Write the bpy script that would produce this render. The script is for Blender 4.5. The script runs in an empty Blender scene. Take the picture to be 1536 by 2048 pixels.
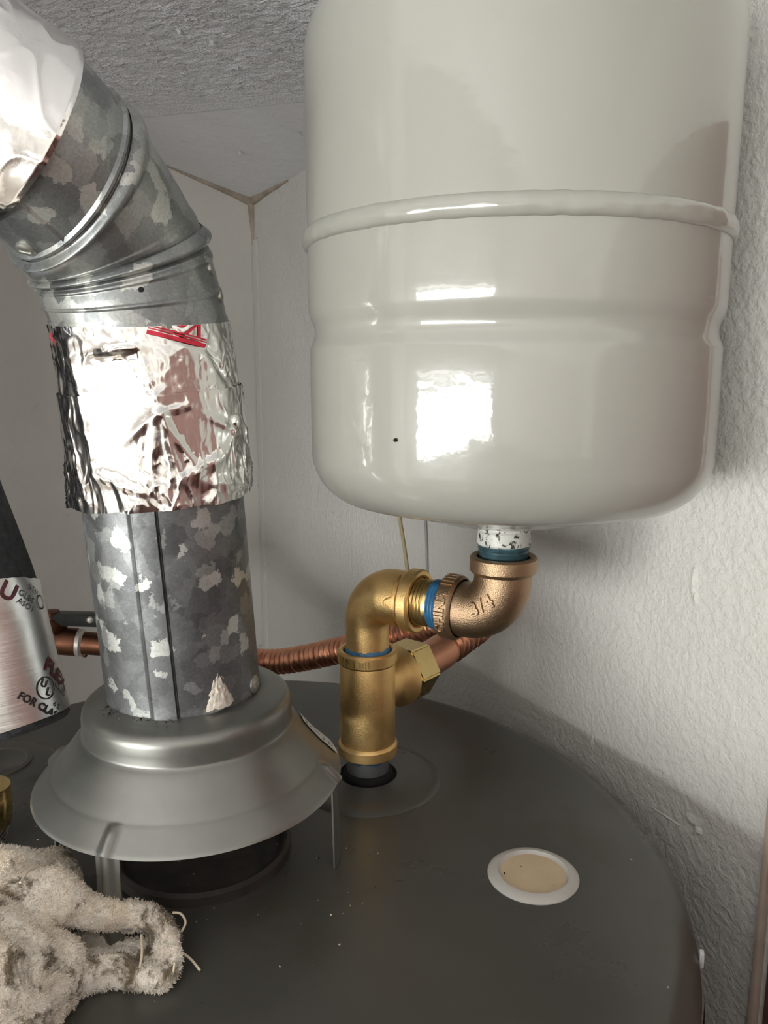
import bpy, bmesh, math, random
from mathutils import Vector, Matrix, noise
random.seed(7)
V = Vector
pi = math.pi
def rad(d): return d * pi / 180

# ------------------------------------------------------------------ camera, world, exposure
scn = bpy.context.scene
PITCH, FPX = rad(10.2), 1600.0
cd = bpy.data.cameras.new('camera')
cam = bpy.data.objects.new('camera', cd)
scn.collection.objects.link(cam)
cd.sensor_fit = 'VERTICAL'; cd.sensor_height = 36.0; cd.lens = 36.0 * FPX / 2048.0
cd.clip_start = 0.01
cam.rotation_euler = (pi / 2 - PITCH, 0, 0)
scn.camera = cam
w = bpy.data.worlds.new('world'); scn.world = w; w.use_nodes = True
w.node_tree.nodes['Background'].inputs[0].default_value = (0.8, 0.88, 1.0, 1)
w.node_tree.nodes['Background'].inputs[1].default_value = 0.3
vs = scn.view_settings
vs.view_transform = 'Standard'; vs.look = 'None'; vs.gamma = 1; vs.use_curve_mapping = False
vs.exposure = 0.0
DOOR_GLOW = 24.0       # radiance of the daylight beyond the glass door
SIDE_GLOW = 5.0       # and beyond the small side window

# ------------------------------------------------------------------ geometry helpers
RT, UP, FW = V((1, 0, 0)), V((0, math.sin(PITCH), math.cos(PITCH))), V((0, math.cos(PITCH), -math.sin(PITCH)))
def ray(x, y): return RT * ((x - 768) / FPX) + UP * (-(y - 1024) / FPX) + FW
def at(x, y, t): return ray(x, y) * t                      # point at camera depth t
def at_f(x, y, f): r = ray(x, y); return r * (f / r.y)     # point at forward distance f
def at_z(x, y, z): r = ray(x, y); return r * (z / r.z)     # point on a horizontal plane
NW, MW = V((math.cos(rad(27.4)), math.sin(rad(27.4)), 0)), V((-math.sin(rad(27.4)), math.cos(rad(27.4)), 0))
DW, LW = 0.352, 1.05          # the right wall is NW.p = DW, the left wall MW.p = LW
def wall_pt(x, y, d=DW): r = ray(x, y); return r * (d / r.dot(NW))
def ab(a, b, z): p = NW * a + MW * b; return V((p.x, p.y, z))
CZ0, CSL = 0.2148, 0.285
def ceil_z(a): return CZ0 + CSL * (0.35 - a)
HZ = -0.2396                  # top of the water heater
HC = V((-0.091, 0.367, HZ))   # its axis
HR = 0.235

ROOT = {}
def setp(o, label=None, cat=None, group=None, kind=None):
    if label: o['label'] = label
    if cat: o['category'] = cat
    if group: o['group'] = group
    if kind: o['kind'] = kind
    return o
def thing(name, loc, label, cat, group=None):
    o = bpy.data.objects.new(name, None); scn.collection.objects.link(o)
    o.location = loc; o.empty_display_size = 0.02
    ROOT[o.name] = V(loc)
    return setp(o, label, cat, group)
def base_of(o):
    return ROOT.get(o.name, V((0, 0, 0)))
def obj(name, vf, mat, parent=None, smooth=True, sharp=40, **kw):
    """one mesh object from world-space (verts, faces)"""
    vs_, fs = vf
    vs_ = [V(v) for v in vs_]
    if parent: o0 = base_of(parent)
    else:
        n = len(vs_); o0 = sum(vs_, V()) / n; o0 = V((o0.x, o0.y, min(v.z for v in vs_)))
    me = bpy.data.meshes.new(name)
    me.from_pydata([tuple(v - o0) for v in vs_], [], fs)
    me.validate()
    if smooth:
        me.polygons.foreach_set('use_smooth', [True] * len(me.polygons))
        if sharp: me.set_sharp_from_angle(angle=rad(sharp))
    me.materials.append(mat)
    o = bpy.data.objects.new(name, me); scn.collection.objects.link(o)
    if parent: o.parent = parent
    else: o.location = o0
    ROOT[o.name] = o0
    return setp(o, **kw)
def join(*vfs):
    V_, F_ = [], []
    for v, f in vfs:
        k = len(V_); V_ += list(v); F_ += [tuple(i + k for i in q) for q in f]
    return V_, F_
def frame(n, ref=None):
    n = n.normalized()
    if ref is None: ref = V((1, 0, 0)) if abs(n.x) < 0.9 else V((0, 1, 0))
    u = (ref - n * ref.dot(n)).normalized()
    return u, n.cross(u), n
def revolve(profile, o, n=V((0, 0, 1)), seg=64, ref=None, cap0=False, cap1=False, fn=None):
    """profile = [(r, h), ...] turned round the axis n through o"""
    u, v, n = frame(n, ref)
    vs_, fs = [], []
    for r, h in profile:
        for k in range(seg):
            a = 2 * pi * k / seg
            rr, hh = (r, h) if fn is None else fn(r, h, a)
            vs_.append(o + n * hh + (u * math.cos(a) + v * math.sin(a)) * rr)
    m = len(profile)
    for i in range(m - 1):
        for k in range(seg):
            k2 = (k + 1) % seg
            fs.append((i * seg + k, i * seg + k2, (i + 1) * seg + k2, (i + 1) * seg + k))
    if cap0: fs.append(tuple(range(seg - 1, -1, -1)))
    if cap1: fs.append(tuple((m - 1) * seg + k for k in range(seg)))
    return vs_, fs
def lump(seed, s): return noise.noise(V((s * 3.1 + seed * 7.7, seed * 1.3, s)))
def sweep(pts, rads, seg=24, cap=True):
    vs_, fs = [], []
    n = len(pts)
    u = None
    for i, p in enumerate(pts):
        t = (pts[min(i + 1, n - 1)] - pts[max(i - 1, 0)]).normalized()
        if u is None: u = frame(t)[0]
        u = (u - t * u.dot(t)).normalized(); v = t.cross(u)
        r = rads[i] if hasattr(rads, '__len__') else rads
        for k in range(seg):
            a = 2 * pi * k / seg
            vs_.append(p + (u * math.cos(a) + v * math.sin(a)) * r)
    for i in range(n - 1):
        for k in range(seg):
            k2 = (k + 1) % seg
            fs.append((i * seg + k, i * seg + k2, (i + 1) * seg + k2, (i + 1) * seg + k))
    if cap:
        fs.append(tuple(range(seg - 1, -1, -1))); fs.append(tuple((n - 1) * seg + k for k in range(seg)))
    return vs_, fs
def spline(P, per=12):
    out = []
    Q = [P[0] * 2 - P[1]] + list(P) + [P[-1] * 2 - P[-2]]
    for i in range(1, len(Q) - 2):
        p0, p1, p2, p3 = Q[i - 1:i + 3]
        for k in range(per):
            t = k / per
            out.append(0.5 * (2 * p1 + (p2 - p0) * t + (2 * p0 - 5 * p1 + 4 * p2 - p3) * t * t + (3 * p1 - p0 - 3 * p2 + p3) * t ** 3))
    out.append(V(P[-1]))
    return out
def box(c, ax, ay, az, sx, sy, sz):
    vs_ = [c + ax * (sx * i) + ay * (sy * j) + az * (sz * k) for k in (-.5, .5) for j in (-.5, .5) for i in (-.5, .5)]
    return vs_, [(0, 2, 3, 1), (4, 5, 7, 6), (0, 1, 5, 4), (1, 3, 7, 5), (3, 2, 6, 7), (2, 0, 4, 6)]
def bbox_bevel(c, ax, ay, az, sx, sy, sz, b=0.0015):
    bm = bmesh.new()
    bmesh.ops.create_cube(bm, size=1)
    for v in bm.verts: v.co = V((v.co.x * sx, v.co.y * sy, v.co.z * sz))
    bmesh.ops.bevel(bm, geom=bm.edges[:], offset=b, segments=2, affect='EDGES', profile=0.5)
    r = [c + ax * v.co.x + ay * v.co.y + az * v.co.z for v in bm.verts], [tuple(v.index for v in f.verts) for f in bm.faces]
    bm.free(); return r
def grid(nu, nv, fn):
    vs_ = [fn(i / (nu - 1), j / (nv - 1)) for j in range(nv) for i in range(nu)]
    fs = [(j * nu + i, j * nu + i + 1, (j + 1) * nu + i + 1, (j + 1) * nu + i) for j in range(nv - 1) for i in range(nu - 1)]
    return vs_, fs
def lettering(text, size, fn, extrude=0.0, bevel=0.0, shear=0.0, spacing=1.0, weight=0.0, res=3, keep=None):
    """flat or raised letters laid on a surface: fn(x, y, z) -> world point"""
    cu = bpy.data.curves.new('letters', 'FONT')
    cu.body = text; cu.size = size; cu.extrude = extrude; cu.bevel_depth = bevel; cu.shear = shear
    cu.space_character = spacing; cu.offset = weight; cu.resolution_u = res
    cu.align_x = 'CENTER'; cu.align_y = 'CENTER'
    o = bpy.data.objects.new('letters', cu); scn.collection.objects.link(o)
    dg = bpy.context.evaluated_depsgraph_get()
    me = o.evaluated_get(dg).to_mesh()
    bm = bmesh.new(); bm.from_mesh(me)
    bmesh.ops.triangulate(bm, faces=bm.faces[:])
    bmesh.ops.subdivide_edges(bm, edges=[e for e in bm.edges if e.calc_length() > size * 0.2], cuts=2, use_grid_fill=True)
    bmesh.ops.triangulate(bm, faces=bm.faces[:])
    bm.verts.index_update()
    r = [fn(*v.co) for v in bm.verts], [tuple(v.index for v in f.verts) for f in bm.faces if keep is None or any(keep(v.co.x, v.co.y) for v in f.verts)]
    bm.free(); o.evaluated_get(dg).to_mesh_clear()
    bpy.data.objects.remove(o); bpy.data.curves.remove(cu)
    return r

# ------------------------------------------------------------------ material helpers
class NT:
    def __init__(s, name):
        s.m = bpy.data.materials.new(name); s.m.use_nodes = True
        s.t = s.m.node_tree; s.b = s.t.nodes['Principled BSDF']
    def n(s, typ, **kw):
        d = s.t.nodes.new(typ)
        for k, v in kw.items():
            if k.startswith('_'): setattr(d, k[1:], v)
            else:
                key = int(k[1:]) if k[0] == 'i' and k[1:].isdigit() else k.replace('0', ' ')
                d.inputs[key].default_value = v
        return d
    def l(s, a, b, ao=0, bi=0):
        s.t.links.new(a.outputs[ao], b.inputs[bi])
    def coord(s, scale=None):
        c = s.n('ShaderNodeTexCoord')
        if scale is None: return c, 3
        mp = s.n('ShaderNodeMapping'); mp.inputs['Scale'].default_value = scale
        s.l(c, mp, 3, 0); return mp, 0
    def noise(s, scale, detail=4, rough=0.5, src=None, dist=0):
        c = src or s.coord()
        d = s.n('ShaderNodeTexNoise', Scale=scale, Detail=detail, Roughness=rough, Distortion=dist); s.l(c[0], d, c[1], 0)
        return d
    def ramp(s, src, stops, ao=0, interp='LINEAR'):
        r = s.n('ShaderNodeValToRGB'); r.color_ramp.interpolation = interp
        e = r.color_ramp.elements
        while len(e) < len(stops): e.new(0.5)
        for k, (p, c) in enumerate(stops):
            e[k].position = p; e[k].color = c if len(c) == 4 else (*c, 1)
        s.l(src, r, ao, 0); return r
    def mix(s, f, a, b, mode='MIX', fo=0, ao=0, bo=0):
        d = s.n('ShaderNodeMix', _data_type='RGBA', _blend_type=mode)
        for k, q, oo in ((0, f, fo), (6, a, ao), (7, b, bo)):
            if isinstance(q, (int, float)): d.inputs[k].default_value = q
            elif isinstance(q, tuple): d.inputs[k].default_value = (*q, 1)
            else: s.t.links.new(q.outputs[oo], d.inputs[k])
        return d
    def bump(s, h, strength=0.3, dist=0.001, ho=0, chain=None):
        d = s.n('ShaderNodeBump', Strength=strength, Distance=dist)
        s.t.links.new(h.outputs[ho], d.inputs['Height'])
        if chain: s.t.links.new(chain.outputs[0], d.inputs['Normal'])
        s.t.links.new(d.outputs[0], s.b.inputs['Normal']); return d
    def col(s, node, o=0): s.t.links.new(node.outputs[o], s.b.inputs['Base Color'])
    def rough(s, node, o=0): s.t.links.new(node.outputs[o], s.b.inputs['Roughness'])
def g(v): return (v, v, v)
def simple(name, c, rough=0.5, metal=0.0, var=0.12, vscale=60, bump=0.0, bscale=400, coat=0.0, bdist=0.0006, emis=None):
    m = NT(name)
    n = m.noise(vscale, 5, 0.55)
    a = tuple(x * (1 - var) for x in c); b = tuple(min(1, x * (1 + var)) for x in c)
    m.col(m.ramp(n, [(0.3, a), (0.7, b)]))
    m.b.inputs['Roughness'].default_value = rough; m.b.inputs['Metallic'].default_value = metal
    m.b.inputs['Coat Weight'].default_value = coat; m.b.inputs['Coat Roughness'].default_value = 0.08
    if bump: m.bump(m.noise(bscale, 3, 0.6), bump, bdist)
    return m.m

def mat_wall(name, c, peel=0.5, pscale=170, dirt=0.15):
    m = NT(name)
    n = m.noise(7, 5, 0.6)
    base = m.ramp(n, [(0.25, tuple(x * (1 - dirt * .5) for x in c)), (0.75, c)])
    spot = m.ramp(m.noise(38, 3, 0.6), [(0.70, g(0)), (0.78, g(1))])
    base2 = m.mix(spot, base, tuple(x * (0.72) for x in (c[0], c[1] * .98, c[2] * .9)))
    m.col(base2, 2)
    m.b.inputs['Roughness'].default_value = 0.62
    m.b.inputs['Specular IOR Level'].default_value = 0.35
    b1 = m.bump(m.noise(26, 2, 0.5), 0.25, 0.006)
    m.bump(m.ramp(m.noise(pscale, 3, 0.55), [(0.38, g(0)), (0.62, g(1))]), peel, 0.0014, chain=b1)
    return m.m
M = {}
M['wall_right'] = mat_wall('painted_textured_wall', (0.73, 0.715, 0.67), 0.42, 210)
M['wall'] = mat_wall('painted_wall', (0.74, 0.71, 0.67), 0.18, 120, 0.25)
M['ceiling'] = mat_wall('ceiling_paint', (0.86, 0.86, 0.89), 0.15, 90)
M['popcorn'] = mat_wall('popcorn_paint', (0.92, 0.92, 0.95), 0.55, 420)
M['room'] = mat_wall('dim_room_paint', (0.62, 0.58, 0.54), 0.2, 90)
M['floor'] = simple('concrete_floor', (0.58, 0.525, 0.47), 0.7, var=0.25, vscale=8)
M['caulk'] = simple('old_tan_caulk', (0.40, 0.33, 0.27), 0.7, var=0.3, vscale=40)
M['wood'] = simple('red_brown_door', (0.17, 0.075, 0.062), 0.5, var=0.3, vscale=14)
M['trim'] = simple('tan_trim', (0.46, 0.37, 0.30), 0.5, var=0.12)

def mat_tank():
    m = NT('ivory_enamel')
    n = m.noise(9, 3, 0.5)
    base = m.ramp(n, [(0.3, (0.31, 0.306, 0.272)), (0.7, (0.335, 0.33, 0.296))])
    src = m.coord((1, 1, 3.2))
    sc = m.ramp(m.noise(26, 6, 0.65, src=src), [(0.735, g(0)), (0.79, g(1))])
    m.col(m.mix(sc, base, (0.42, 0.37, 0.24)), 2)
    m.b.inputs['Roughness'].default_value = 0.28
    m.b.inputs['Coat Weight'].default_value = 0.65; m.b.inputs['Specular IOR Level'].default_value = 0.35; m.b.inputs['Coat Roughness'].default_value = 0.06
    bt = m.bump(m.noise(90, 3, 0.5), 0.16, 0.0010)
    m.t.links.new(bt.outputs[0], m.b.inputs['Coat Normal'])
    return m.m
M['tank'] = mat_tank()

def mat_galv(name, dark, mid, light, scale=95, metal=0.75, patch=0.60, rough=0.42):
    m = NT(name)
    c = m.coord()
    nz = m.noise(190, 5, 0.75)
    sub = m.n('ShaderNodeVectorMath', _operation='SUBTRACT'); m.l(nz, sub, 1, 0); sub.inputs[1].default_value = (0.5, 0.5, 0.5)
    scl = m.n('ShaderNodeVectorMath', _operation='SCALE'); m.l(sub, scl); scl.inputs['Scale'].default_value = 0.0085
    add = m.n('ShaderNodeVectorMath', _operation='ADD'); m.l(c[0], add, c[1], 0); m.l(scl, add, 0, 1)
    v = m.n('ShaderNodeTexVoronoi', Scale=scale); m.l(add, v)
    bw = m.n('ShaderNodeSeparateColor'); m.l(v, bw, 1, 0)
    v2 = m.n('ShaderNodeTexVoronoi', Scale=scale * 0.42); m.l(add, v2)
    bw2 = m.n('ShaderNodeSeparateColor'); m.l(v2, bw2, 1, 0)
    cl = m.ramp(m.noise(22, 4, 0.6), [(0.3, g(0)), (0.7, g(1))])
    base = m.mix(cl, dark, mid)
    tone = m.ramp(bw2, [(0.0, g(0.80)), (1.0, g(1.25))], ao=1)
    tone2 = m.ramp(bw, [(0.0, g(0.86)), (1.0, g(1.16))], ao=1)
    tone = m.mix(1.0, tone, tone2, 'MULTIPLY')
    base = m.mix(1.0, base, tone, 'MULTIPLY', ao=2, bo=2)
    pt = m.ramp(bw, [(patch, g(0)), (patch + 0.02, g(0.30)), (0.90, g(0.5)), (0.94, g(1))])
    colr = m.mix(pt, base, light, ao=2)
    fine = m.ramp(m.noise(900, 2, 0.6), [(0.3, g(0.85)), (0.7, g(1.1))])
    m.col(m.mix(1.0, colr, fine, 'MULTIPLY', ao=2), 2)
    rr = m.ramp(bw, [(0, g(rough - 0.06)), (1, g(rough + 0.08))], ao=2)
    m.rough(rr)
    m.b.inputs['Metallic'].default_value = metal
    m.bump(m.noise(120, 3, 0.6), 0.12, 0.0008)
    return m.m
M['galv_pipe'] = mat_galv('spangled_galvanized_pipe', (0.125, 0.13, 0.132), (0.225, 0.23, 0.235), (0.54, 0.55, 0.52), 140, patch=0.80, rough=0.44)
M['galv_elbow'] = mat_galv('spangled_galvanized_elbow', (0.215, 0.225, 0.225), (0.33, 0.34, 0.335), (0.52, 0.525, 0.495), 105, patch=0.70, rough=0.40)
def mat_hood():
    m = NT('dull_galvanized_sheet')
    a = m.ramp(m.noise(16, 5, 0.6), [(0.3, (0.21, 0.21, 0.193)), (0.7, (0.28, 0.28, 0.259))])
    d = m.ramp(m.noise(85, 6, 0.7), [(0.62, g(0)), (0.74, g(0.4))])
    m.col(m.mix(d, a, (0.25, 0.23, 0.20)), 2)
    m.b.inputs['Metallic'].default_value = 0.8
    m.rough(m.ramp(m.noise(30, 4, 0.6), [(0.3, g(0.33)), (0.7, g(0.43))]))
    m.bump(m.noise(24, 2, 0.5), 0.10, 0.003)
    return m.m
M['hood'] = mat_hood()
def mat_foil():
    m = NT('aluminium_foil_tape')
    m.b.inputs['Base Color'].default_value = (0.86, 0.85, 0.83, 1)
    m.b.inputs['Metallic'].default_value = 1.0
    m.rough(m.ramp(m.noise(60, 4, 0.6), [(0.35, g(0.11)), (0.7, g(0.22))]))
    b0 = m.bump(m.noise(55, 3, 0.5, dist=0.8), 0.16, 0.0022)
    m.bump(m.noise(170, 3, 0.55, dist=0.6), 0.10, 0.0010, chain=b0)
    return m.m
M['foil'] = mat_foil()
def mat_jacket():
    m = NT('brushed_foil_jacket')
    m.b.inputs['Base Color'].default_value = (0.80, 0.79, 0.76, 1)
    m.b.inputs['Metallic'].default_value = 1.0; m.b.inputs['Roughness'].default_value = 0.33
    m.bump(m.noise(120, 3, 0.6, src=m.coord((0.25, 0.25, 3.5))), 0.2, 0.0008)
    return m.m
M['jacket'] = mat_jacket()
def mat_brass(name, c, dark, bump=0.55, rough=0.33):
    m = NT(name)
    n = m.noise(70, 5, 0.6)
    a = m.ramp(n, [(0.3, tuple(x * 0.82 for x in c)), (0.7, c)])
    t = m.ramp(m.noise(45, 6, 0.7), [(0.58, g(0)), (0.72, g(0.7))])
    m.col(m.mix(t, a, dark), 2)
    m.b.inputs['Metallic'].default_value = 1.0
    m.rough(m.ramp(n, [(0.3, g(rough - 0.05)), (0.7, g(rough + 0.09))]))
    if bump: m.bump(m.noise(1500, 3, 0.65), bump, 0.00035)
    return m.m
M['brass'] = mat_brass('cast_brass', (0.92, 0.62, 0.26), (0.55, 0.35, 0.13), 0.5, 0.39)
M['bronze'] = mat_brass('cast_bronze', (0.46, 0.315, 0.195), (0.28, 0.18, 0.11), 0.7, 0.37)
M['brass_smooth'] = mat_brass('machined_brass', (0.78, 0.58, 0.25), (0.40, 0.29, 0.12), 0.08, 0.25)
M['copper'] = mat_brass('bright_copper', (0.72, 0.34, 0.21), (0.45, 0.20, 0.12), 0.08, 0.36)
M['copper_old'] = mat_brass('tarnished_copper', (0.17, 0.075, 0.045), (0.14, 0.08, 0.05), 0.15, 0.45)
M['steel'] = simple('grey_steel', (0.30, 0.31, 0.32), 0.4, 0.9, 0.15, 90, 0.1)
M['screw'] = simple('zinc_screw', (0.42, 0.42, 0.38), 0.4, 0.85, 0.2, 200)
M['blue'] = simple('blue_thread_sealant', (0.035, 0.15, 0.30), 0.35, 0, 0.35, 160, 0.25, 500)
M['teal'] = simple('teal_stained_thread', (0.06, 0.12, 0.14), 0.3, 0.4, 0.4, 160, 0.2, 500)
M['black'] = simple('black_void', (0.006, 0.006, 0.006), 0.8)
M['ink_black'] = simple('black_ink', (0.02, 0.017, 0.016), 0.6)
M['ink_maroon'] = simple('maroon_ink', (0.09, 0.015, 0.02), 0.5)
M['ink_red'] = simple('red_ink', (0.55, 0.02, 0.045), 0.45)
M['label'] = simple('white_label', (0.66, 0.67, 0.66), 0.5)
M['foam'] = simple('black_rubber_foam', (0.022, 0.023, 0.025), 0.85, 0, 0.5, 300, 0.9, 700)
M['cement'] = simple('cream_cement', (0.62, 0.55, 0.47), 0.85, 0, 0.2, 300, 0.7, 700)
M['solder'] = simple('grey_solder', (0.55, 0.51, 0.47), 0.45, 0.5)
M['dark_valve'] = simple('dark_valve_metal', (0.035, 0.038, 0.036), 0.35, 0.3, 0.4, 60)
M['cable_tan'] = simple('tan_cable', (0.45, 0.36, 0.20), 0.5)
M['cable_grey'] = simple('grey_cable', (0.34, 0.34, 0.35), 0.5)
M['thread'] = simple('cream_thread', (0.72, 0.62, 0.47), 0.8)
def mat_pan():
    m = NT('dark_grey_heater_paint')
    a = m.ramp(m.noise(10, 4, 0.6), [(0.3, (0.066, 0.064, 0.055)), (0.7, (0.084, 0.081, 0.070))])
    st = m.ramp(m.noise(17, 6, 0.7, dist=0.4), [(0.56, g(0)), (0.68, g(0.55))])
    b = m.mix(st, a, (0.062, 0.052, 0.038), ao=0)
    sp = m.ramp(m.noise(330, 2, 0.5), [(0.77, g(0)), (0.80, g(1))])
    m.col(m.mix(sp, b, (0.20, 0.18, 0.14), ao=2), 2)
    m.rough(m.ramp(m.noise(14, 5, 0.6), [(0.3, g(0.24)), (0.7, g(0.40))]))
    m.b.inputs['Specular IOR Level'].default_value = 0.5
    m.bump(m.noise(30, 2, 0.5), 0.06, 0.002)
    return m.m
M['pan'] = mat_pan()
M['jacket_side'] = simple('grey_heater_side', (0.13, 0.125, 0.115), 0.4)
M['soot'] = simple('sooty_metal', (0.05, 0.042, 0.035), 0.6, 0.2, 0.4, 60)
M['cap_rim'] = simple('milky_plastic_flange', (0.50, 0.48, 0.44), 0.35, 0, 0.06)
M['cap_tan'] = simple('tan_plastic_centre', (0.60, 0.47, 0.30), 0.45, 0, 0.1, 40)
def mat_neck():
    m = NT('chipped_white_paint')
    ch = m.ramp(m.noise(260, 4, 0.65, dist=0.8), [(0.56, g(0)), (0.60, g(1))])
    m.col(m.mix(ch, (0.60, 0.60, 0.55), (0.035, 0.034, 0.03)), 2)
    m.b.inputs['Roughness'].default_value = 0.35
    m.bump(ch, 0.5, 0.0005)
    return m.m
M['neck'] = mat_neck()
def mat_rag():
    m = NT('dirty_terry_cloth')
    a = m.ramp(m.noise(60, 5, 0.65), [(0.3, (0.80, 0.66, 0.49)), (0.58, (0.97, 0.89, 0.77))])
    d = m.ramp(m.noise(48, 6, 0.7, dist=0.5), [(0.54, g(0)), (0.62, g(0.9))])
    m.col(m.mix(d, a, (0.14, 0.09, 0.035)), 2)
    m.b.inputs['Roughness'].default_value = 0.95; m.b.inputs['Sheen Weight'].default_value = 0.3
    m.bump(m.noise(900, 3, 0.7), 0.8, 0.0012)
    return m.m
M['rag'] = mat_rag()
def mat_glow(name, strength, c0, c1):
    m = NT(name)
    n = m.noise(2.6, 3, 0.55, src=m.coord((2.2, 2.2, 0.35)))
    r = m.ramp(n, [(0.35, c0), (0.6, c1)])
    m.col(r)
    m.t.links.new(r.outputs[0], m.b.inputs['Emission Color']); m.b.inputs['Emission Strength'].default_value = strength
    return m.m
M['daylight'] = mat_glow('daylight_garden', DOOR_GLOW * 1.15, (0.38, 0.45, 0.42), (1.0, 1.0, 0.985))
M['daylight_dim'] = mat_glow('daylight_shaded', DOOR_GLOW * 0.4, (0.80, 0.84, 0.80), (1.0, 1.0, 0.98))
M['daylight_side'] = mat_glow('daylight_side', SIDE_GLOW, (0.9, 0.95, 1.0), (1.0, 1.0, 1.0))
M['white_frame'] = simple('white_frame', (0.7, 0.7, 0.68), 0.4)

# ------------------------------------------------------------------ the room
FLOOR_Z = -1.75
AF, BB = -2.4, -2.75          # far wall (with the long window) and back wall
def quad(*p): return list(p), [tuple(range(len(p)))]
def struct(name, vf, mat, parent=None, **kw):
    o = obj(name, vf, mat, parent, **kw)
    if not parent: o['kind'] = 'structure'
    return o
def wall_slab(a0, b0, a1, b1, z0, z1, ta, tb):
    """upright slab from (a0,b0) to (a1,b1), thickened outwards by (ta,tb)"""
    P = [ab(a0, b0, z0), ab(a1, b1, z0), ab(a1 + ta, b1 + tb, z0), ab(a0 + ta, b0 + tb, z0)]
    Q = [V((p.x, p.y, z1)) for p in P]
    return P + Q, [(0, 3, 2, 1), (4, 5, 6, 7), (0, 1, 5, 4), (1, 2, 6, 5), (2, 3, 7, 6), (3, 0, 4, 7)]
wall_right = struct('wall_right', wall_slab(DW, LW, DW, BB, FLOOR_Z, ceil_z(DW) + 0.02, 0.1, 0), M['wall_right'], smooth=False)
wall_left = struct('wall_left', wall_slab(AF, LW, DW, LW, FLOOR_Z, 1.05, 0, 0.1), M['wall'], smooth=False)
struct('wall_back', wall_slab(AF, BB, DW, BB, FLOOR_Z, 1.05, 0, -0.1), M['room'], smooth=False)
struct('wall_far', wall_slab(AF, LW, AF, BB, FLOOR_Z, 1.05, -0.1, 0), M['room'], smooth=False)
struct('shade_wall_front', wall_slab(-0.40, 0.39, AF, 0.39, FLOOR_Z, 1.05, 0, 0.08), M['room'], smooth=False)  # unseen partition, put in to keep window light off the far corner
struct('shade_wall_near', wall_slab(-0.45, -0.15, DW, -0.15, FLOOR_Z, -0.132, 0, -0.08), M['wood'], smooth=False)  # low partition added out of view to shade the lower right wall
struct('floor', join(wall_slab(AF - .1, LW + .1, DW + .1, LW + .1, FLOOR_Z - 0.1, FLOOR_Z, 0, BB - LW - .2)), M['floor'], smooth=False)
def ceil_pt(a, b, d=0.0): return ab(a, b, ceil_z(a) - d)
cv = [ceil_pt(a, b, d) for d in (0, -0.1) for a, b in ((AF - .05, LW + .05), (DW + .05, LW + .05), (DW + .05, BB - .05), (AF - .05, BB - .05))]
ceiling = struct('ceiling', (cv, [(0, 1, 2, 3), (7, 6, 5, 4), (0, 4, 5, 1), (1, 5, 6, 2), (2, 6, 7, 3), (3, 7, 4, 0)]), M['ceiling'], smooth=False)
# popcorn coat on the near part of the ceiling, its edge the line seen left of the tank
def ceil_hit(x, y):
    r = ray(x, y)   # z = CZ0 + CSL*(0.35 - NW.p)
    t = (CZ0 + CSL * 0.35) / (r.z + CSL * r.dot(NW)); return r * t
q0, q1 = ceil_hit(390, 226), ceil_hit(615, 204)
A0, A1 = (NW.dot(q0), MW.dot(q0)), (NW.dot(q1), MW.dot(q1))
def edge_b(a): return A0[1] + (a - A0[0]) * (A1[1] - A0[1]) / (A1[0] - A0[0])
def pop(u, v):
    a = -0.62 + u * (DW + 0.62 - 0.001)
    e = edge_b(a); b = e - (v ** 1.15) * 0.95
    p = V((a * 1000, b * 1000, 0))
    d = noise.noise(p / 6.0) * 0.55 + noise.noise(p / 3.4 + V((9, 3, 1))) * 0.45 + noise.noise(p / 14) * 0.35
    h = 0.0022 + 0.0024 * max(-0.25, d)
    h *= min(1, (e - b) / 0.006 + 0.02) * (0.25 + 0.75 * min(1, (e - b) / 0.10))
    return ceil_pt(a, b, h)
struct('popcorn_coat', grid(440, 440, pop), M['popcorn'], ceiling)
for (x, y, s) in ((358, 52, 5), (425, 76, 5), (476, 127, 4), (480, 299, 3.5), (640, 20, 3), (560, 130, 2.5)):
    c = ceil_hit(x, y) - V((0, 0, 0.004))
    k = s * 0.00042
    a = random.random() * 3
    u = V((math.cos(a), math.sin(a), -0.25)); v = V((-math.sin(a), math.cos(a), -0.1))
    vf = [c + u * k * 1.7, c + v * k, c - u * k * 1.5 + v * k * .4, c - v * k * .9, c - V((0, 0, k * 1.2)), c + V((0, 0, k * 2.5))]
    struct('paint_chip', (vf, [(0, 1, 4), (1, 2, 4), (2, 3, 4), (3, 0, 4), (1, 0, 5), (2, 1, 5), (3, 2, 5), (0, 3, 5)]), M['label'], ceiling, smooth=False)
# old caulk in the corner
cor = ab(DW, LW, CZ0)
def caulk(p0, p1, r0, r1, off):
    n = 26; pts, rr = [], []
    for i in range(n):
        t = i / (n - 1); q = p0.lerp(p1, t); pts.append(q + off * 0.2); rr.append(r0 + (r1 - r0) * t ** 0.5 + 0.0009 * noise.noise(q * 60))
    return sweep(pts, rr, 10)
inn = V((-NW.x - MW.x, -NW.y - MW.y, -1)) * 0.004
cz = ceil_z(DW)
struct('trim_2', join(caulk(ab(DW, LW, cz), ab(DW, LW - 0.13, cz), 0.008, 0.0008, inn), caulk(ab(DW, LW, cz), ab(DW - 0.12, LW, ceil_z(DW - 0.12)), 0.009, 0.0008, inn),
     caulk(ab(DW, LW, cz), ab(DW, LW, cz - 0.055), 0.009, 0.002, inn)), M['caulk'])
struct('trim_3', box(ab(DW - 0.0012, LW - 0.008, (FLOOR_Z + cz - 0.05) / 2), NW, MW, V((0, 0, 1)), 0.0025, 0.013, cz - 0.05 - FLOOR_Z), M['wall_right'], smooth=False)
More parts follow.
